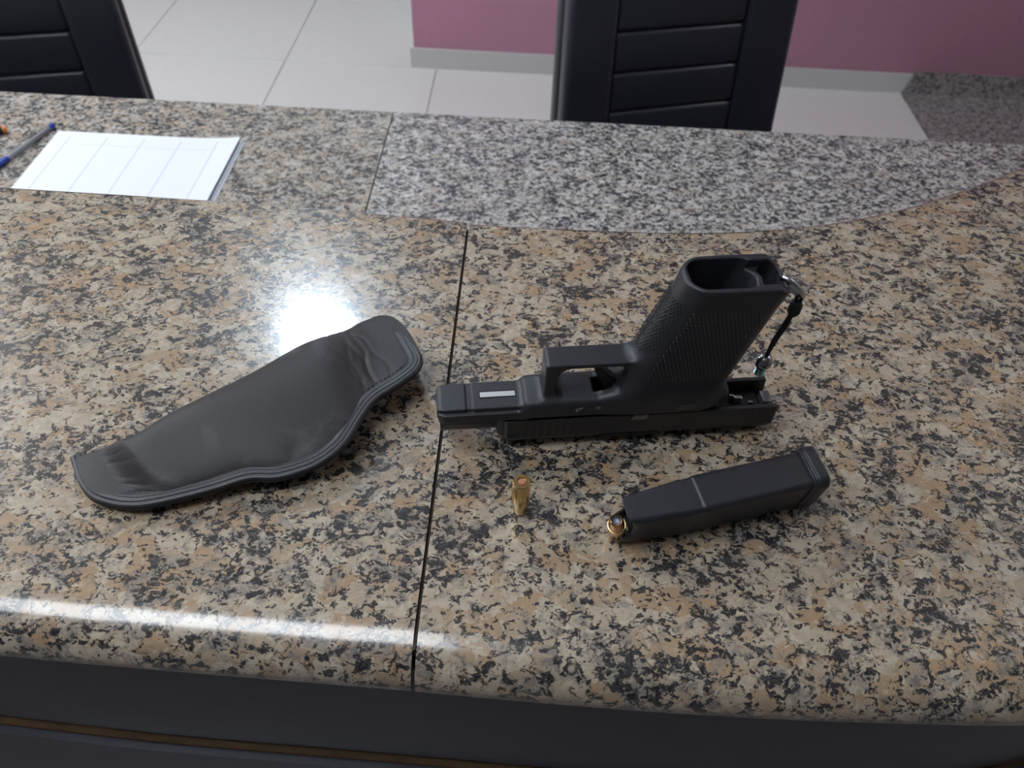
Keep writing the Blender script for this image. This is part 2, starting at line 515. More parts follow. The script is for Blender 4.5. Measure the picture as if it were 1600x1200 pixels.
# ------------------------------------------------------------------ ceiling lamps
def panel_lamp(x, y, rz, label, mat='panel_light', hw=0.28):
    r = empty('panel_lamp', (x, y, CEIL), (0, 0, rz))
    tag(r, label, 'ceiling lamp', 'panel lamps over the counter')
    box('housing', -0.62, 0.62, -hw - 0.02, hw + 0.02, -0.05, 0, M['lamp_body'], r, bev=0.006)
    box('diffuser', -0.60, 0.60, -hw, hw, -0.058, -0.051, M[mat], r)
def round_lamp(x, y, label, mat='round_light'):
    r = empty('round_lamp', (x, y, CEIL))
    tag(r, label, 'ceiling lamp', 'round lamps on the ceiling')
    lathe('housing', [(0, 0), (0.125, 0), (0.125, -0.03), (0.108, -0.034), (0.105, -0.02), (0, -0.02)], M['lamp_body'], r)
    lathe('diffuser', [(0, -0.024), (0.100, -0.024), (0.096, -0.034), (0, -0.038)], M[mat], r)
panel_lamp(-0.78, 0.0, 0.0, 'long white panel lamp on the ceiling above the front of the counter')
panel_lamp(-2.45, 1.6, math.pi / 2, 'long white fill panel added out of view on the ceiling left of the desk', 'side_fill', 0.18)  # unseen fill, added to brighten floor, wall and desk from the left
round_lamp(-0.728, 2.02, 'round white ceiling lamp above the desk, mirrored in the counter')
round_lamp(2.3, 1.3, 'round white fill lamp added out of view on the ceiling near the right wall', 'right_fill')  # unseen fill, added to lift the right part of the pink wall
round_lamp(-0.754, 3.93, 'round white ceiling lamp at the start of the passage', 'passage_light')
round_lamp(-1.072, 4.81, 'round white ceiling lamp deep in the passage', 'passage_light')

# ------------------------------------------------------------------ counter
cx, cy, RR = 0.22, 0.889, 0.75
left_front = [(-2.2, 0.262), (-1.0, 0.193), (-0.242, 0.1475), (-0.147, 0.1450), (-0.0425, 0.1420)]
arc = [(cx + RR * math.sin(a), cy - RR * math.cos(a)) for a in np.linspace(0.03, math.radians(50), 16)]
right_front = [(-0.0405, 0.1418), (0.02, 0.1392), (0.09, 0.1375), (0.16, 0.1373), (0.22, 0.139)] + arc + [(1.05, 0.705), (1.45, 1.18)]
left_back = [(-2.2, 0.535), (-1.0, 0.5255), (-0.423, 0.5205), (-0.227, 0.5175), (-0.11, 0.513), (-0.0423, 0.506)]
right_back = [(-0.0403, 0.504), (0.044, 0.504), (0.095, 0.505), (0.147, 0.508), (0.2, 0.516), (0.255, 0.530), (0.314, 0.552), (0.38, 0.587), (0.451, 0.630), (0.55, 0.70), (0.66, 0.79), (0.80, 0.925), (0.96, 1.10), (1.12, 1.29)]
TH = 0.030
def slab(name, fr, bk, n, mat, label, cat, group, top):
    Fp = box_blur(resample(fr, n), it=2); Bp = box_blur(resample(bk, n), it=2)
    rings = []
    for f, b in zip(Fp, Bp):
        d = b - f; L = np.linalg.norm(d); d = d / L
        r1, r2, rx = 0.0185, 0.009, 0.030
        # front nose from mid height up to the top
        sec = [(rx * (1 - math.cos(a)), -r1 + r1 * math.sin(a)) for a in np.linspace(0, math.pi / 2, 15)]
        sec += [(rx + 0.001, 0), (L - 0.005, 0), (L - 0.004, 0), (L - 0.0012, -0.0012), (L, -0.004), (L, -TH + 0.003), (L - 0.003, -TH)]
        sec += [(r2 * (1 - math.cos(a)), -TH + r2 - r2 * math.sin(a)) for a in np.linspace(math.pi / 2, 0, 6)]
        rings.append([(f[0] + d[0] * u, f[1] + d[1] * u, top + z) for u, z in sec])
    V, Fc = loft(rings)
    o = mesh_obj(name, V, Fc, mat, None, True, 50)
    for f in o.data.polygons:
        if f.normal.z > 0.9999: f.use_smooth = False
    return tag(o, label, cat, group)
gU, gD = 'granite slabs of the raised counter', 'granite slabs of the lower desk'
slab('granite_countertop', left_front, left_back, 40, M['granite'], 'beige and black speckled granite counter slab under the leather holster', 'countertop', gU, TOP)
rs = slab('granite_countertop', right_front, right_back, 90, M['granite'], 'beige and black speckled granite counter slab under the pistol and magazine, curving at right', 'countertop', gU, TOP)

box('joint_filler', -0.0422, -0.0410, 0.155, 0.498, TOP - TH + 0.002, TOP - 0.0025, M['core'], rs)
full = box_blur(resample(left_front[:-1] + right_front, 140), it=2)
tg = np.gradient(full, axis=0); tg /= np.linalg.norm(tg, axis=1)[:, None]
nrm = np.stack([-tg[:, 1], tg[:, 0]], 1)     # towards the inside of the counter
def off(d): return full + nrm * d
def band(name, d0, d1, z0, z1, mat, parent):
    a, b = off(d0), off(d1)
    rings = [[(p[0], p[1], z0), (p[0], p[1], z1), (q[0], q[1], z1), (q[0], q[1], z0)] for p, q in zip(a, b)]
    V, Fc = loft(rings)
    return mesh_obj(name, V, Fc, mat, parent, True, 40)
ctr = empty('reception_counter', (-0.2, 0.2, 0))
tag(ctr, 'dark laminate reception counter body under the beige granite slabs', 'counter')
def cband(*a):
    o = band(*a, ctr); o.location = (0.2, -0.2, 0); return o
cband('core', 0.044, 0.16, 0.0, TOP - TH - 0.0005, M['core'])
cband('upper_panel', 0.030, 0.0435, 0.866, TOP - TH - 0.0005, M['laminate'])
cband('chipboard_edge', 0.0275, 0.0435, 0.851, 0.855, M['wood'])
cband('lower_panel', 0.022, 0.0435, 0.06, 0.8505, M['laminate'])
cband('plinth', 0.035, 0.0435, 0.0, 0.059, M['core'])

# lower desk: follows the inside of the counter core
inner = off(0.1615)
inner = np.array([p for p in inner if p[1] < 1.23 and p[0] > -2.1])
def desk_slab(pts_front, x0, x1, label, mat):
    sel = [tuple(p) for p in pts_front if x0 < p[0] < x1]
    fx = np.interp([x0, x1], pts_front[:, 0], pts_front[:, 1])
    fr = [(x0, fx[0])] + sel + ([(x1, fx[1])] if x1 < 0.7 else [])
    poly = fr + ([(x1, 1.236)] if x1 < 0.7 else [(x1, 1.236)]) + [(x0, 1.236)]
    bm = bmesh.new()
    vs = [bm.verts.new((x, y, DESK)) for x, y in poly]
    f = bm.faces.new(vs)
    if f.normal.z < 0: f.normal_flip()
    r = bmesh.ops.extrude_face_region(bm, geom=[f])
    for v in r['geom']:
        if isinstance(v, bmesh.types.BMVert): v.co.z -= 0.03
    far = [e for e in bm.edges if all(abs(v.co.y - 1.236) < 1e-6 for v in e.verts) and abs(e.verts[0].co.z - e.verts[1].co.z) < 1e-6]
    bmesh.ops.bevel(bm, geom=far, offset=0.008, segments=4, profile=0.5, affect='EDGES')
    o = bm_obj('granite_desktop', bm, M[mat], None, True, 40)
    for f in o.data.polygons:
        if abs(f.normal.z) > 0.9999: f.use_smooth = False
    return tag(o, label, 'desktop', gD)
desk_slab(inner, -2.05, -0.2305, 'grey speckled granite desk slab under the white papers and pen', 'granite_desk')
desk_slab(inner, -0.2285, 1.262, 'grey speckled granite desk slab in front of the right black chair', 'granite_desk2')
sup = empty('desk_support', (-0.23, 0.9, 0))
tag(sup, 'dark panels carrying the grey granite desk from below', 'support')
box('support_panel', -0.02, 0.02, -0.4, 0.2, 0, DESK - 0.0305, M['laminate'], sup)
box('support_panel', -1.72, -1.68, -0.3, 0.2, 0, DESK - 0.0305, M['laminate'], sup)

# ------------------------------------------------------------------ chairs
def chair(x, y, rz, label):
    r = empty('office_chair', (x, y, 0), (0, 0, rz))
    tag(r, label, 'chair', 'black office chairs behind the desk')
    T = Matrix.Translation((0, 0, 0.46)) @ Matrix.Rotation(math.radians(-7), 4, 'X') @ Matrix.Translation((0, 0, -0.46))
    # local: seat towards -y, backrest plane near y = 0
    def part(name, x0, x1, y0, y1, z0, z1, mat, bev, seg=4, taper=0.0, bulge=0.0):
        bm = bmesh.new()
        add_box(bm, x0, x1, y0, y1, z0, z1, bev, seg)
        for v in bm.verts:
            k = (v.co.z - 0.5) / 0.6
            v.co.x *= 1 - taper * k
            v.co.y -= bulge * (abs(v.co.x) / 0.24) ** 2
        bmesh.ops.transform(bm, matrix=T, verts=bm.verts[:])
        return bm_obj(name, bm, mat, r)
    part('back_shell', -0.243, 0.243, 0.008, 0.045, 0.47, 1.10, M['chair_side'], 0.014, taper=0.07, bulge=0.012)
    part('side_bolster', -0.240, -0.136, -0.034, 0.012, 0.48, 1.09, M['chair'], 0.016, taper=0.07, bulge=0.012)
    part('side_bolster', 0.136, 0.240, -0.034, 0.012, 0.48, 1.09, M['chair'], 0.016, taper=0.07, bulge=0.012)
    part('back_panel', -0.19, 0.19, -0.019, 0.009, 0.485, 1.085, M['chair'], 0.004, taper=0.07, bulge=0.0)
    z = 0.487
    for k in range(8):
        part('back_pad', -0.137, 0.137, -0.028, 0.010, z, z + 0.0745, M['chair'], 0.009, taper=0.07, bulge=0.0)
        z += 0.0745
    box('seat', -0.24, 0.24, -0.47, -0.03, 0.42, 0.50, M['chair'], r, bev=0.03, seg=4)
    box('seat_bracket', -0.05, 0.05, -0.30, 0.05, 0.40, 0.425, M['chair_side'], r, bev=0.005)
    box('back_bracket', -0.04, 0.04, 0.035, 0.06, 0.40, 0.62, M['chair_side'], r, bev=0.005)
    lathe('gas_lift', [(0, 0.08), (0.028, 0.08), (0.028, 0.25), (0.018, 0.25), (0.018, 0.405), (0, 0.405)], M['chrome'], r, M=Matrix.Translation((0, -0.22, 0)), n=20)
    for k in range(5):
        a = k * 2 * math.pi / 5 + 0.3
        lg = tube('leg', [(0, -0.22, 0.10), (0.14 * math.cos(a), -0.22 + 0.14 * math.sin(a), 0.095), (0.29 * math.cos(a), -0.22 + 0.29 * math.sin(a), 0.072)], [0.026, 0.022, 0.016], M['chair_side'], r)
        mm = Matrix.Translation((0.29 * math.cos(a), -0.22 + 0.29 * math.sin(a), 0.028)) @ Matrix.Rotation(a, 4, 'Z') @ Matrix.Rotation(math.pi / 2, 4, 'X')
        lathe('caster', [(0, -0.02), (0.024, -0.02), (0.028, -0.014), (0.028, 0.014), (0.024, 0.02), (0, 0.02)], M['chair_side'], lg, n=16, M=mm)
    return r
chair(0.290, 1.445, math.radians(17), 'black padded office chair in front of the pink wall')
chair(-1.020, 1.430, math.radians(16), 'black padded office chair at the left, behind the papers')

# ------------------------------------------------------------------ papers and pens on the desk
def sheet(x, y, z, rz, mat, label, curl=0.0):
    n = 16
    V = []; Fc = []
    for zz in (0.0, 0.00025):
        for j in range(n + 1):
            for i in range(n + 1):
                u, v = i / n - 0.5, j / n - 0.5
                V.append((u * 0.297, v * 0.21, zz + curl * max(0, u - 0.2) ** 2 / 0.09))
    N = (n + 1) ** 2
    for s in (0, N):
        for j in range(n):
            for i in range(n):
                a = s + j * (n + 1) + i
                Fc.append((a, a + 1, a + n + 2, a + n + 1))
    bd = [i for i in range(n + 1)] + [j * (n + 1) + n for j in range(1, n + 1)] + [n * (n + 1) + i for i in range(n - 1, -1, -1)] + [j * (n + 1) for j in range(n - 1, 0, -1)]
    for k in range(len(bd)):
        a, b = bd[k], bd[(k + 1) % len(bd)]
        Fc.append((a, b, b + N, a + N))
    o = mesh_obj('paper_sheet', V, Fc, mat, None, False)
    o.location = (x, y, z); o.rotation_euler = (0, 0, rz)
    return tag(o, label, 'paper', 'sheets of paper on the desk')
sheet(-0.6085, 1.006, DESK + 0.0020, 0.0, M['paper_print'], 'topmost white sheet printed with a faint table on the grey desk', 0.006)
sheet(-0.6055, 1.0055, DESK + 0.0011, -0.004, M['paper'], 'middle white sheet just showing under the printed table sheet', 0.001)
sheet(-0.602, 1.004, DESK + 0.0002, 0.003, M['paper'], 'lowest white sheet of the paper pile sticking out at right')

def along(p0, p1, r):
    a, b = Vector(p0), Vector(p1)
    d = (b - a); L = d.length
    q = Vector((0, 0, 1)).rotation_difference(d.normalized())
    return a, q, L
def pen(p_end, p_dir, label, name='ballpoint_pen'):
    a = Vector(p_end)
    d = Vector(p_dir).normalized()
    e = empty(name, a); e.rotation_mode = 'QUATERNION'; e.rotation_quaternion = Vector((0, 0, 1)).rotation_difference(d)
    return e
p = pen((-0.7715, 1.116, DESK + 0.0045), (-0.026, -0.101, 0), '')
tag(p, 'clear ballpoint pen with blue ends lying left of the papers', 'pen')
lathe('barrel', [(0.0028, 0.002), (0.0040, 0.002), (0.0040, 0.112), (0.0026, 0.128), (0.0018, 0.128), (0.0028, 0.108), (0.0028, 0.002)], M['pen_clear'], p, n=12)
lathe('end_plug', [(0, -0.008), (0.0034, -0.0078), (0.0042, -0.006), (0.0042, 0.0015), (0.0027, 0.002), (0.0027, 0.006), (0, 0.006)], M['pen_blue'], p, n=16)
lathe('ink_tube', [(0, 0.0065), (0.0015, 0.0065), (0.0015, 0.120), (0, 0.120)], M['ink'], p, n=10)
lathe('pen_cap', [(0.0042, 0.098), (0.0048, 0.098), (0.0048, 0.142), (0.0036, 0.148), (0, 0.1485)], M['pen_blue'], p, n=16)
p = pen((-0.834, 1.101, DESK + 0.0062), (-0.10, -0.062, 0), '')
tag(p, 'black marker with an orange end at the left edge of the desk', 'pen')
lathe('barrel', [(0, 0.0062), (0.0055, 0.0062), (0.0060, 0.010), (0.0060, 0.125), (0.004, 0.13), (0, 0.13)], M['pen_black'], p, n=20)
lathe('end_cap', [(0, 0), (0.0045, 0.0003), (0.0052, 0.002), (0.0052, 0.006), (0, 0.006)], M['orange'], p, n=20)
box('clip', -0.0012, 0.0012, 0.0058, 0.0068, 0.004, 0.04, M['orange'], p, bev=0.0003)

# ------------------------------------------------------------------ pistol, upside down on its sights
AX = math.radians(8.1)
gun = empty('pistol', (-0.04312, 0.28708, TOP), (0, 0, AX))
tag(gun, 'matte black pistol lying upside down on the granite, empty grip pointing up', 'pistol')
# local metres: x from the muzzle end to the rear, -y to the viewer, z up
def gfront(Z): return 0.345 * Z + 87.6
def gback(Z): return 0.26 * Z + 154.7
def frame_f(S, D, Z):
    aD = np.abs(D)
    dust2 = sd_poly(S, Z, [(1.5, 26), (0, 28), (0, 34), (2.5, 36), (52, 36.5), (52, 26)])
    dust = extr(dust2, aD + np.maximum(0, 4 - S) * 0.35, 10.4, 1.1)
    inset = extr(dust2 + 0.8, aD, 9.6, 0.6)
    dust = np.maximum(dust, -np.maximum(np.abs(S - 18.6) - 1.9, -inset))
    fl = extr(sd_poly(S, Z, [(0.8, 27), (0.8, 33.4), (52, 33.4), (52, 27)]), aD + np.maximum(0, 4 - S) * 0.5, 12.6, 0.7)
    d = np.minimum(dust, fl)
    rec = extr(sd_poly(S, Z, [(46.5, 25.5), (46.5, 34), (51, 39.5), (62, 40.5), (92, 40.5), (104, 44), (114, 50), (158, 50), (170, 40), (173.5, 33), (172, 25.5)]), aD + np.maximum(0, S - 148) ** 2 * 0.009, 13.3, 5.0)
    d = smin(d, rec, 1.5)
    # trigger guard: thin bar, square front, rounded rear
    tgo = rbox2(S - 90.5, Z - 50, 29.5, 15.6, 2.2)
    tgi = rbox2(S - 88.6, Z - 47.0, 20.2, 15.3, 7.5)
    guard = extr(np.maximum(tgo, -tgi), aD, 8.0, 1.2)
    d = smin(d, guard, 4.0)
    d = np.maximum(d, -np.maximum(np.maximum(tgi + 1.2, aD - 11), 43.0 - Z))
    d = smax(d, -np.maximum(rbox2(S - 99, Z - 46, 8.5, 14, 6), aD - 5.2), 1.0)
    # grip
    c = 0.5 * (gfront(Z) + gback(Z)); hl = 0.5 * (gback(Z) - gfront(Z))
    U = S - c
    hw = 14.2 - 0.045 * np.maximum(0, -U - 8)
    flare = np.clip((Z - 104) / 15, 0, 1) ** 1.5 * 0.9
    rr = np.where(U < 0, 12.6, 10.5)
    u1 = np.abs(U) - (hl + flare) + rr; v1 = aD - (hw + flare) + rr
    grip = np.minimum(np.maximum(u1, v1), 0) + np.hypot(np.maximum(u1, 0), np.maximum(v1, 0)) - rr
    topz = 120.8 - 0.7 * np.maximum(0, S - 176)
    grip = smax(grip, Z - topz, 1.8)
    grip = np.maximum(grip, 30 - Z)
    d = smin(d, grip, 6.0)
    # hollow of the magazine well and the space behind its partition
    a0, a1, a2, a3 = -hl + 2.8 - flare * 0.5, hl - 17.5, hl - 14.2, hl - 3.0
    h1 = np.maximum(rbox2(U - 0.5 * (a0 + a1), D, 0.5 * (a1 - a0), 11.2 + 0.6 * flare, 8.5), 56 - Z)
    h2 = np.maximum(rbox2(U - 0.5 * (a2 + a3), D, 0.5 * (a3 - a2), 10.2, 4.5), 78 - Z)
    d = smax(d, -h1, 0.9)
    d = smax(d, -h2, 0.9)
    d = smax(d, -np.maximum(rbox2(U - (hl - 16), D, 5.0, 9.8, 3), 117.5 - 0.5 * np.abs(D) * 0.5 - Z), 1.2)
    return np.maximum(d, 25.3 - Z)
fr_o = sdf_obj('frame', frame_f, (-2, -17.5, 23), (197, 17.5, 124), 0.62, M['polymer'], gun)

def mm(v): return [tuple(0.001 * c for c in q) for q in v]
# slide: channel open upwards, extruded along x with angled ends
sec = [(12.6, 25.2), (12.6, 10.0), (9.6, 4.0), (-9.6, 4.0), (-12.6, 10.0), (-12.6, 25.2), (-9.4, 25.2), (-9.4, 13.0), (9.4, 13.0), (9.4, 25.2)]
def slide_ring(fx): return mm([(fx(y, z), y, z) for y, z in sec])
rings = [slide_ring(lambda y, z: 37.5 + 0.5 * max(0, 9.5 - z)),]
rings[0] = mm([((38.5 if abs(y) > 11 else 34.5) + 0.35 * max(0, 10 - z), y * (0.86 if abs(y) > 11 else 1), z) for y, z in sec])
rings.append(mm([(40.5, y, z) for y, z in sec]))
rings.append(mm([(199.5, y, z) for y, z in sec]))
rings.append(mm([(205.5 - 0.30 * abs(z - 17), y, z) for y, z in sec]))
V, Fc = loft(rings)
sl_o = mesh_obj('slide', V, Fc, M['steel_black'], gun, True, 25)
bv = sl_o.modifiers.new('bevel', 'BEVEL'); bv.width = 0.0005; bv.segments = 2; bv.limit_method = 'ANGLE'; bv.angle_limit = math.radians(20)
# solid inner block of the slide ahead of the open tail, seen from behind
box('breech_block', 0.150, 0.1965, -0.0093, 0.0093, 0.0131, 0.0170, M['steel_black'], sl_o, bev=0.0004)
box('rear_plate', 0.1972, 0.2030, -0.0055, 0.0035, 0.0131, 0.0225, M['steel_dull'], sl_o, bev=0.0006)
box('striker_lug', 0.1800, 0.1850, -0.0022, 0.0005, 0.0171, 0.0228, M['steel'], sl_o, bev=0.0006)
box('striker_lug', 0.1772, 0.1800, -0.0006, 0.0012, 0.0171, 0.0235, M['steel'], sl_o, bev=0.0005)
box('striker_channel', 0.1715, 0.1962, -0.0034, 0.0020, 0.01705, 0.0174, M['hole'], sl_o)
box('striker_spring', 0.1895, 0.1925, -0.0030, -0.0012, 0.0174, 0.0192, M['steel_dull'], sl_o, bev=0.0004)
# grip serrations cut in the slide: narrow bright ridges, front and rear
def ridge(name, s0, z0, s1, z1, side):
    bm = bmesh.new()
    wd, d0, d1 = 0.00028, 0.0124, 0.01278
    y0, y1 = (-d1, -d0) if side < 0 else (d0, d1)
    V = []
    for (s, z) in ((s0, z0), (s1, z1)):
        for a in (-wd, wd):
            for y in (y0, y1): V.append(bm.verts.new((s * 0.001 + a, y, z * 0.001)))
    for f in ((0, 1, 3, 2), (4, 5, 7, 6), (0, 1, 5, 4), (2, 3, 7, 6), (0, 2, 6, 4), (1, 3, 7, 5)): bm.faces.new([V[i] for i in f])
    bm_obj(name, bm, M['steel_dull2'], sl_o, False)
M['steel_dull2'] = plain('worn_black_steel', (0.045, 0.044, 0.046), 0.4)
for side in (-1, 1):
    for k in range(7): ridge('front_serration', 49 + k * 4.6, 24.6, 49 + k * 4.6, 10.2, side)
    for k in range(6): ridge('rear_serration', 166.0 + k * 4.8, 24.4, 164.6 + k * 4.8, 10.2, side)
# muzzle end of the barrel and the spring guide, left bare by the open slide
MX = Matrix.Translation((0, 0, 0.0165)) @ Matrix.Rotation(math.pi / 2, 4, 'Y')
lathe('barrel', [(0.0, 0.012), (0.0043, 0.012), (0.0046, 0.0022), (0.0062, 0.0016), (0.0068, 0.0026), (0.0068, 0.140), (0, 0.140)], M['steel_black'], gun, n=36, M=MX)
box('spring_guide', 0.003, 0.060, -0.0095, 0.0095, 0.0195, 0.0262, M['steel_black'], gun, bev=0.0015)
box('front_sight', 0.0415, 0.0475, -0.0018, 0.0018, 0.0, 0.00402, M['steel_black'], sl_o, bev=0.0003)
box('rear_sight', 0.1905, 0.1975, -0.0085, 0.0085, 0.0, 0.00402, M['steel_black'], sl_o, bev=0.0006)
# trigger
pts = [(98.5, 36), (96.0, 43), (92.6, 49), (90.0, 54), (89.3, 58.5), (91.8, 59.6), (94.6, 55.5), (99.5, 50), (104.5, 45), (106, 36)]
n = len(pts)
V = mm([(s, y, z) for y in (-3.6, 3.6) for s, z in pts])
Fc = [tuple(range(n)), tuple(range(n, 2 * n))] + [(k, (k + 1) % n, n + (k + 1) % n, n + k) for k in range(n)]
tr = mesh_obj('trigger', V, Fc, M['polymer'], gun, True, 40)
bv = tr.modifiers.new('bevel', 'BEVEL'); bv.width = 0.0008; bv.segments = 2; bv.limit_method = 'ANGLE'
# levers, pins, plate and marks
def lever(name, s0, s1, z0, z1, d0, d1, slant, mat):
    for side in (-1, 1):
        bm = bmesh.new()
        ys = sorted((side * d0, side * d1))
        add_box(bm, s0, s1, ys[0], ys[1], z0, z1, 0.7, 2)
        for v in bm.verts:
            v.co.x += slant * (v.co.z - z0) / (z1 - z0) * (1 if v.co.x < (s0 + s1) / 2 else 0.2)
            v.co *= 0.001
        bm_obj(name, bm, mat, fr_o)
lever('takedown_lever', 112.6, 122.8, 22.8, 27.6, 12.5, 14.4, 2.4, M['steel_dull'])
lever('slide_stop', 138.2, 149.2, 31.0, 35.2, 12.8, 15.6, 2.6, M['steel_lever'])
for side in (-1, 1):
    for s, z in ((92.4, 35.0), (150.0, 41.0)):
        Mp = Matrix.Translation((s * 0.001, side * (0.0133 if s < 140 else 0.0141), z * 0.001)) @ Matrix.Rotation(math.pi / 2, 4, 'X')
        lathe('pin', [(0, -0.0004), (0.0014, -0.0004), (0.0014, 0.0004), (0, 0.0004)], M['steel_dull'], fr_o, n=14, M=Mp)
lathe('extractor_pin', [(0, -0.0004), (0.0009, -0.0003), (0.0009, 0.0004), (0, 0.0005)], M['steel'], sl_o, n=12, M=Matrix.Translation((0.1462, -0.0112, 0.0070)) @ Matrix.Rotation(math.radians(60), 4, 'X'))
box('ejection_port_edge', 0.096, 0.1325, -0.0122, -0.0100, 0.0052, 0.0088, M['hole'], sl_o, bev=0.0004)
box('extractor', 0.1332, 0.1480, -0.01285, -0.0118, 0.0102, 0.0125, M['steel_black'], sl_o, bev=0.0003)
box('serial_plate', 0.0252, 0.0455, -0.0020, 0.0018, 0.0358, 0.03665, M['plate'], fr_o, bev=0.0001, seg=1)
box('serial_recess', 0.0246, 0.0461, -0.0026, 0.0027, 0.0357, 0.03655, M['hole'], fr_o)
mk = bmesh.new()
for (s, z, ds, dz) in ((79.6, 33.6, 0.3, 1.7), (80.5, 34.3, 1.4, 0.28), (80.4, 32.9, 1.2, 0.28), (81.4, 35.2, 0.9, 0.28), (82.3, 34.4, 0.28, 1.5), (83.1, 35.4, 0.9, 0.28)):
    add_box(mk, (s - ds / 2) / 1000, (s + ds / 2) / 1000, -0.01345, -0.0131, (z - dz / 2) / 1000, (z + dz / 2) / 1000)
bm_obj('moulded_mark', mk, M['plate'], fr_o, False)

# raised stipple on the grip: too small to pick apart, one part
def grip_pt(phi, Z, extra=0.0):
    """point of the rounded-box section; phi runs around the section by arc length in mm"""
    hx, hy, r = 0.5 * (gback(Z) - gfront(Z)), 14.2, 10.5
    ax, ay = hx - r, hy - r
    q = math.pi / 2 * r
    segs = [('F', 2 * ay), ('c1', q), ('N', 2 * ax), ('c2', q), ('B', 2 * ay), ('c3', q), ('S', 2 * ax), ('c4', q)]
    L = sum(s[1] for s in segs)
    phi %= L
    for nme, ln in segs:
        if phi <= ln: break
        phi -= ln
    a = phi / r
    if nme == 'F': p, nn = (-hx, ay - phi), (-1, 0)
    elif nme == 'c1': p, nn = (-ax - r * math.cos(a), -ay - r * math.sin(a)), (-math.cos(a), -math.sin(a))
    elif nme == 'N': p, nn = (-ax + phi, -hy), (0, -1)
    elif nme == 'c2': p, nn = (ax + r * math.sin(a), -ay - r * math.cos(a)), (math.sin(a), -math.cos(a))
    elif nme == 'B': p, nn = (hx, -ay + phi), (1, 0)
    elif nme == 'c3': p, nn = (ax + r * math.cos(a), ay + r * math.sin(a)), (math.cos(a), math.sin(a))
    elif nme == 'S': p, nn = (ax - phi, hy), (0, 1)
    else: p, nn = (-ax - r * math.sin(a), ay + r * math.cos(a)), (-math.sin(a), math.cos(a))
    U, D = p
    k = 0.045 * max(0, -U - 8)
    D = D - math.copysign(k * min(1, abs(D) / 8), D)
    return Vector((U + 0.5 * (gfront(Z) + gback(Z)), D, Z)), Vector((nn[0], nn[1], -0.31 * nn[0])).normalized()
HX, HY, RQ = 29.5, 14.2, 10.5
qlen = math.pi / 2 * RQ
V, Fc = [], []
def dot(P, N, rr=0.62, hh=0.5):
    a = N.cross(Vector((0.3, 0.2, 0.9))).normalized(); b = N.cross(a)
    i = len(V)
    for k in range(5):
        t = 2 * math.pi * k / 5
        V.append((P + (a * math.cos(t) + b * math.sin(t)) * rr - N * 0.25) * 0.001)
    for k in range(5):
        t = 2 * math.pi * k / 5
        V.append((P + (a * math.cos(t) + b * math.sin(t)) * rr * 0.4 + N * hh) * 0.001)
    for k in range(5): Fc.append((i + k, i + (k + 1) % 5, i + 5 + (k + 1) % 5, i + 5 + k))
    Fc.append(tuple(i + 5 + k for k in range(5)))
f0 = (HY - RQ)          # phi of the middle of the front face
row = 0
Z = 71.0
while Z < 109:
    ph = f0 - 12.6 + (1.2 if row % 2 else 0)
    while ph < f0 + 12.7:
        if not (Z < 76 and abs(ph - f0) > 13 - (76 - Z) * 1.6):
            P, N = grip_pt(ph, Z); dot(P, N)
        ph += 2.4
    Z += 1.75; row += 1
nearL = 2 * (HY - RQ) + qlen
for base in (nearL, nearL + 2 * (HX - RQ) + 2 * qlen + 2 * (HY - RQ)):
    row = 0
    Z = 56.0
    while Z < 106:
        ph = base - 1.0 + (1.1 if row % 2 else 0)
        while ph < base + 2 * (HX - RQ) + 3:
            P, N = grip_pt(ph, Z); dot(P, N, 0.5, 0.2)
            ph += 2.2
        Z += 1.65; row += 1
st = mesh_obj('grip_stipple', V, Fc, M['polymer'], fr_o, False)
tag(st, 'raised dots moulded in the grip', None, None, 'stuff')

# charm on a cord, hooked in the lanyard hole of the grip
ch = empty('lanyard_charm', (0, 0, 0)); ch.matrix_world = Matrix.Translation((-0.04312, 0.28708, TOP)) @ Matrix.Rotation(AX, 4, 'Z') @ Matrix.Translation((0.1943, 0, 0.033)) @ Matrix.Translation((-0.0048, -0.001, 0.0102))
tag(ch, 'steel ball charm on a black cord hanging from the pistol grip', 'charm')
def L(s, d, z): return ((s - 194.3) * 0.001, -d * 0.001, (z - 33) * 0.001)
ring_c = Vector(L(193.2, 1.0, 101.0))
e1 = Vector((0.72, -0.05, -0.68)).normalized(); e2 = Vector((0.3, -0.75, 0.35)); e2 = (e2 - e1 * e2.dot(e1)).normalized()
tube('ring', [ring_c + e1 * 0.0085 * math.cos(t) + e2 * 0.0040 * math.sin(t) for t in np.linspace(0, 2 * math.pi, 36, endpoint=False)], 0.0017, M['steel'], ch, n=10, closed=True)
tube('cord', [L(199.5, 1.5, 96.5), L(201.2, 1.0, 93.5), L(200.4, 1.0, 90), L(199.2, 1.0, 86), L(196.5, 1.6, 74), L(194.6, 1.2, 62), L(194.2, 0.6, 49)], 0.0011, M['cord'], ch)
tube('cord', [L(199.5, 1.5, 96.5), L(197.4, 1.6, 94), L(198.2, 1.0, 90), L(199.6, 0.6, 86), L(199.4, 0.2, 74), L(196.6, 0.4, 62), L(194.6, 0.2, 49)], 0.0011, M['cord'], ch)
tube('knot', [L(199.2, 1, 90.5), L(199.3, 1, 88.5), L(199.3, 1, 83.5), L(199.0, 1, 81)], [0.0022, 0.0034, 0.0036, 0.0024], M['cord'], ch, n=14)
lathe('ball', [(0, 0.0052)] + [(0.0052 * math.sin(a), 0.0052 * math.cos(a)) for a in np.linspace(0.2, 2.6, 16)] + [(0.0026, -0.0046), (0, -0.0046)], M['steel_mid'], ch, n=32, M=Matrix.Translation(L(194.3, 0, 43.5)))
pf = [(0, 0.0)]
for k in range(5):
    pf += [(0.0024, 0.0002 + k * 0.00125), (0.0032, 0.0006 + k * 0.00125), (0.0032, 0.0010 + k * 0.00125)]
pf += [(0.0024, 0.0064), (0, 0.0066)]
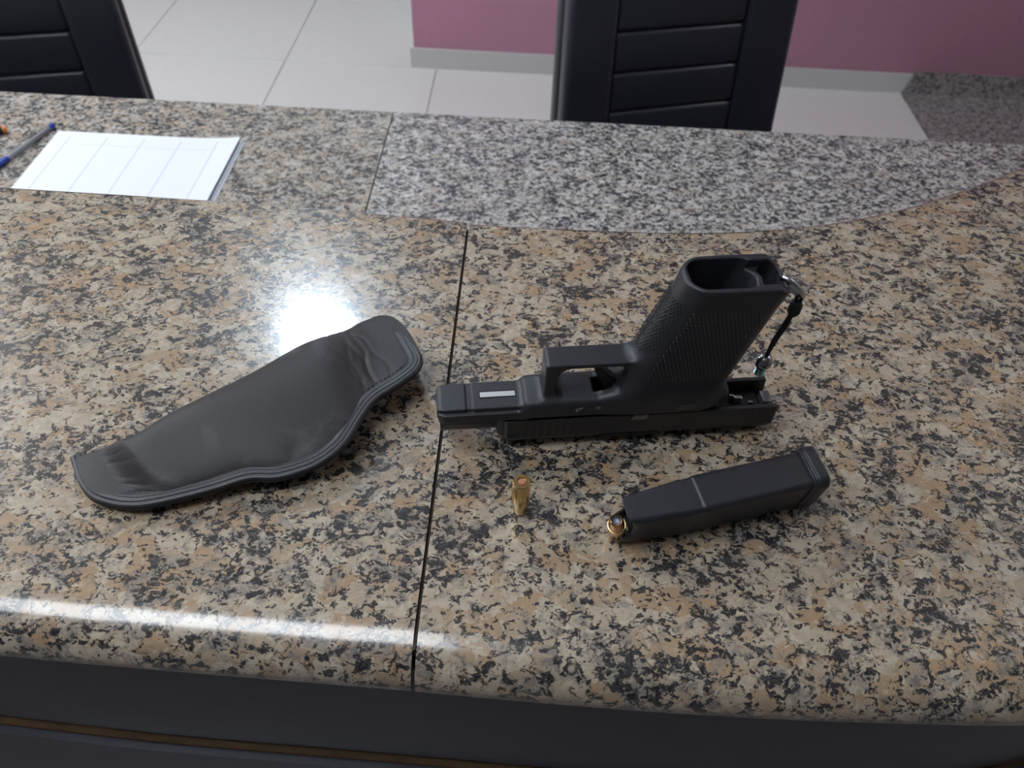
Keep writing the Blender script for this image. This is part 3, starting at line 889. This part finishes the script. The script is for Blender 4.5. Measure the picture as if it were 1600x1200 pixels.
lathe('threaded_stud', pf, M['zinc'], ch, n=24)

# ------------------------------------------------------------------ magazine
MA = math.radians(18.1)
mag = empty('pistol_magazine', (0.0694, 0.2164, TOP), (0, 0, MA))
tag(mag, 'black box magazine lying on the granite in front of the pistol', 'magazine')
MT = Matrix.Rotation(math.radians(9), 4, 'X')
def mag_f(S, D, Z):
    # D: 0 at the near face, positive away from the viewer
    Dm = D - 11.0
    W = np.interp(S, [-8, 0, 26, 31], [7.8, 8.4, 10.4, 11.0])
    poly = [(-1.0, 1.0), (-6.5, 6), (-6.0, 9.5), (-2.0, 14.0), (-1.6, 20), (-4.0, 28), (-6.0, 31.0), (31, 32.0), (102.5, 32.0), (102.5, 1.0)]
    d = extr(sd_poly(S, Z, poly), np.abs(Dm) + (11.0 - W), 11.0, 3.4)
    gr = np.maximum(np.abs(S - 32.5) - 3.2, -(d + 0.7))
    d = np.maximum(d, -gr)
    # hollow at the feed end
    d = np.maximum(d, -np.maximum(rbox2(Dm, Z - 13, 6.2, 15.5, 3), S - 4.0))
    # narrow rib near the foot
    return d
mg = sdf_obj('magazine_body', mag_f, (-10, -3, -2), (112, 25, 36), 0.55, M['polymer'], mag)
def plate_f(S, D, Z):
    Dm = D - 11.0
    d = extr(rbox2(Dm, Z - 17.0, 12.8, 17.6, 6.0), np.abs(S - 106.0), 3.6, 1.3)
    lip = extr(rbox2(Dm, Z - 16.6, 11.9, 16.6, 5.0), np.abs(S - 101.4), 1.2, 0.6)
    return np.minimum(d, lip)
mp_ = sdf_obj('floor_plate', plate_f, (98, -4, -3), (112, 26, 38), 0.5, M['polymer'], mag)
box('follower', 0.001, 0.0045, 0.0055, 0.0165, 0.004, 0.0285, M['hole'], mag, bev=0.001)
for o in mag.children:
    o.data.transform(MT)
    zmin = min(v.co.z for v in o.data.vertices)
zm = min(v.co.z for o in mag.children for v in o.data.vertices)
for o in mag.children: o.data.transform(Matrix.Translation((0, 0, -zm + 0.0001)))

# ------------------------------------------------------------------ cartridges
def cartridge(name, loc, q, label, group, nose='hollow'):
    e = empty(name, loc)
    e.rotation_mode = 'QUATERNION'; e.rotation_quaternion = q
    tag(e, label, 'cartridge', group)
    lathe('case', [(0, 0.0009), (0.0026, 0.0009), (0.00265, 0.0), (0.0046, 0.0), (0.00498, 0.0004), (0.00498, 0.0012), (0.0044, 0.0014), (0.0044, 0.0023), (0.00496, 0.0032), (0.00483, 0.0188), (0.00475, 0.01915), (0.0045, 0.01915)], M['brass'], e, n=48)
    lathe('primer', [(0, -0.00005), (0.0019, -0.00002), (0.00215, 0.0003), (0.00215, 0.0009)], M['primer'], e, n=32)
    if nose == 'hollow':
        bl = lathe('bullet', [(0.0045, 0.0188), (0.0044, 0.0215), (0.0041, 0.0245), (0.0036, 0.0274), (0.0033, 0.0284), (0.0030, 0.0287), (0.0026, 0.0284), (0.0024, 0.0272)], M['copper'], e, n=40)
        lathe('cavity', [(0.00245, 0.0276), (0.0018, 0.0265), (0.0, 0.0258)], M['lead'], bl, n=32)
    else:
        lathe('bullet', [(0.0045, 0.0188), (0.0044, 0.0215), (0.0041, 0.0248), (0.0037, 0.0278), (0.0033, 0.0290), (0.0028, 0.0294), (0, 0.0294)], M['brass'], e, n=40)
    return e
Zd = Vector((0, 0, 1))
cartridge('cartridge', (0.0080, 0.2368, TOP + 0.0294), Zd.rotation_difference(Vector((0.0001, 0.0001, -1))), 'single brass cartridge standing on its nose, copper primer up', 'cartridges', 'flat')
tip = Vector((0.0575, 0.2157, TOP + 0.0295)); axd = Vector((-0.16, -0.30, 0.94)).normalized()
cartridge('cartridge', tip - axd * 0.0287, Zd.rotation_difference(axd), 'hollow-point cartridge showing at the open end of the magazine', 'cartridges')

# ------------------------------------------------------------------ holster
toe = [(-249.9, 252.9, 6.0), (-245.2, 246.0, 6.0), (-236.2, 233.9, 6.0), (-226.2, 226.1, 6.0), (-210.9, 221.8, 7.0)]
near = [(-210.9, 221.8, 7.0), (-197.7, 222.0, 8.0), (-179.6, 227.0, 9.0), (-161.3, 233.7, 10.0), (-143.0, 240.8, 12.0), (-130.0, 241.6, 12.0), (-117.2, 245.6, 13.0), (-105.1, 252.3, 14.0), (-93.5, 265.2, 16.0), (-86.8, 283.5, 18.0), (-80.1, 297.1, 20.0), (-67.3, 308.1, 22.0), (-58.5, 318.8, 22.0)]
mouth = [(-93.9, 371.9, 16.0), (-82.3, 369.4, 18.0), (-70.9, 357.8, 20.0), (-58.9, 335.8, 22.0), (-56.4, 327.6, 22.0), (-58.5, 318.8, 22.0)]
farl = [(-249.9, 252.9, 6.0), (-240.0, 255.7, 8.0), (-229.5, 260.6, 9.0), (-214.7, 265.4, 12.0), (-201.0, 279.0, 14.0), (-179.9, 295.7, 16.0), (-161.4, 312.7, 16.0), (-137.3, 337.0, 16.0), (-112.3, 357.5, 15.0), (-104.1, 366.0, 15.0), (-93.9, 371.9, 16.0)]
NT_, NV = 200, 90
HO = np.array([-150.0, 290.0, 0.0])
cF = smooth_path(farl, NT_ + 1) - HO
cN = smooth_path(near, NT_ + 1) - HO
c0 = smooth_path(toe, NV + 1) - HO
c1 = smooth_path(mouth, NV + 1) - HO
tt = np.linspace(0, 1, NT_ + 1)[:, None, None]; vv = np.linspace(0, 1, NV + 1)[None, :, None]
S = (1 - vv) * cF[:, None] + vv * cN[:, None] + (1 - tt) * c0[None] + tt * c1[None]
S = S - ((1 - tt) * (1 - vv) * cF[0] + (1 - tt) * vv * cN[0] + tt * (1 - vv) * cF[-1] + tt * vv * cN[-1])
T2, V2 = tt[:, :, 0] + 0 * vv[:, :, 0], vv[:, :, 0] + 0 * tt[:, :, 0]
def sstep(a, b, x):
    k = np.clip((x - a) / (b - a), 0, 1); return k * k * (3 - 2 * k)
width = np.linalg.norm(cF - cN, axis=1)[:, None]
edge = 9.5 / width
u = np.clip(V2 / (1 - edge), 0, 1)
prof = np.sin(math.pi * u ** 0.62) ** 0.8
slant = T2 + 0.05 * (V2 - 0.5)
toeramp = sstep(0.085, 0.165, T2 - 0.05 * (V2 - 0.3))
mouthr = 1 - 0.85 * sstep(0.70, 0.90, slant)
amp = (8.0 + 2.5 * sstep(0.1, 0.5, T2)) * toeramp * mouthr
rng = np.random.default_rng(3)
top = S[:, :, 2] + 1.0 + amp * prof
# creases by the mouth and puckers at the toe
for t0, a_, k_ in ((0.775, 0.35, 0.05), (0.80, 0.5, -0.03), (0.825, 0.7, 0.03), (0.845, 0.9, -0.05), (0.87, 0.6, 0.06)):
    c_ = t0 + k_ * (V2 - 0.4) + 0.006 * np.sin(V2 * 17 + t0 * 90)
    top -= a_ * np.exp(-((T2 - c_) / 0.007) ** 2) * sstep(0.0, 0.1, V2) * (1 - sstep(0.72, 0.86, V2))
for v0, a_ in ((0.20, 0.25), (0.31, 0.45), (0.50, 0.25), (0.60, 0.5), (0.72, 0.55), (0.79, 0.35)):
    c_ = v0 + (1.2 + 2.2 * v0) * (T2 - 0.12) + 0.008 * np.sin(T2 * 110 + v0 * 40)
    top -= a_ * np.exp(-((V2 - c_) / 0.018) ** 2) * np.exp(-((T2 - 0.115) / 0.032) ** 2)
top -= 0.9 * np.exp(-(((T2 - 0.52) / 0.03) ** 2 + ((V2 - 0.80) / 0.06) ** 2))
top += 0.35 * np.sin(T2 * 9 + V2 * 5) * prof
bprof = np.sin(math.pi * u ** 0.75) ** 0.6
bot = S[:, :, 2] - 2.0 - (S[:, :, 2] - 3.0) * bprof * (toeramp * 0.75 + 0.25) * (1 - 0.75 * sstep(0.72, 0.95, T2))
bot = np.maximum(bot, 0.4)
# round the far fold: ease both surfaces together at v = 0
fold = np.sqrt(np.clip(V2 / 0.045, 0, 1))
mid = S[:, :, 2]
top = mid + (top - mid) * np.where(V2 < 0.045, fold, 1); bot = mid + (bot - mid) * np.where(V2 < 0.045, fold, 1)
hol = empty('holster', (HO[0] / 1000, HO[1] / 1000, TOP))
tag(hol, 'scuffed black leather pistol holster lying left of the pistol', 'holster')
Vt = np.concatenate([np.dstack([S[:, :, :2], top]).reshape(-1, 3), np.dstack([S[:, :, :2], bot]).reshape(-1, 3)]) * 0.001
W_ = NV + 1; NN_ = (NT_ + 1) * W_
Fc = []
for i in range(NT_):
    for j in range(NV):
        a = i * W_ + j
        Fc.append((a, a + 1, a + W_ + 1, a + W_)); Fc.append((NN_ + a, NN_ + a + W_, NN_ + a + W_ + 1, NN_ + a + 1))
bd = [j for j in range(NV)] + [i * W_ + NV for i in range(NT_)] + [NT_ * W_ + j for j in range(NV, 0, -1)] + [i * W_ for i in range(NT_, 0, -1)]
for k in range(len(bd)):
    a, b = bd[k], bd[(k + 1) % len(bd)]
    Fc.append((a, b, NN_ + b, NN_ + a))
mesh_obj('holster_shell', Vt.tolist(), Fc, M['leather'], hol, True, 60)
# bound edge: toe, near side, mouth
path = np.concatenate([c0[:-1], cN[:-1], c1[::-1]])
path = box_blur(resample(path, 240), it=6)
tg = np.gradient(path[:, :2], axis=0); tg /= np.linalg.norm(tg, axis=1)[:, None]
outw = np.stack([tg[:, 1], -tg[:, 0]], 1)
sec2 = [(-8.3, 0.3), (-8.25, 1.35), (-7.9, 1.7), (-5.6, 1.75), (-5.3, 1.35), (-5.0, 1.75), (-2.9, 1.8), (-2.6, 1.4), (-2.2, 1.75), (-0.6, 1.55), (0.2, 1.0), (0.5, 0.2), (0.0, -0.5), (-0.7, -0.7), (0.1, -1.0), (0.5, -1.8), (0.0, -2.8), (-1.2, -3.3), (-7.5, -3.0)]
rings = []
for pnt, o_ in zip(path, outw):
    rings.append([((pnt[0] + o_[0] * a) / 1000, (pnt[1] + o_[1] * a) / 1000, (pnt[2] + b) / 1000) for a, b in sec2])
V, Fc = loft(rings)
eb = mesh_obj('edge_binding', V, Fc, M['binding'], hol, True, 50)
V, Fc = [], []
for offs, lift in ((-5.3, 1.55), (-9.4, 1.35)):
    pp = np.concatenate([path[:, :2] + outw * offs, path[:, 2:3] + lift], 1)
    Ld = np.linalg.norm(np.diff(pp, axis=0), axis=1).sum()
    q = resample(pp, int(Ld / 1.5))
    for i in range(2, len(q) - 3, 2):
        a, b = Vector(q[i]) * 0.001, Vector(q[i + 1]) * 0.001
        d = (b - a).normalized(); s = d.cross(Vector((0, 0, 1))).normalized() * 0.00028; upz = Vector((0, 0, 0.0003))
        k = len(V)
        V += [a - s - upz, a + s - upz, b + s - upz, b - s - upz, a - s * 0.5 + upz, a + s * 0.5 + upz, b + s * 0.5 + upz, b - s * 0.5 + upz]
        Fc += [tuple(k + x for x in f) for f in ((0, 1, 2, 3), (4, 5, 6, 7), (0, 1, 5, 4), (1, 2, 6, 5), (2, 3, 7, 6), (3, 0, 4, 7))]
st = mesh_obj('stitching', V, Fc, M['thread'], eb, False)
tag(st, 'grey stitches along the bound edge', None, None, 'stuff')
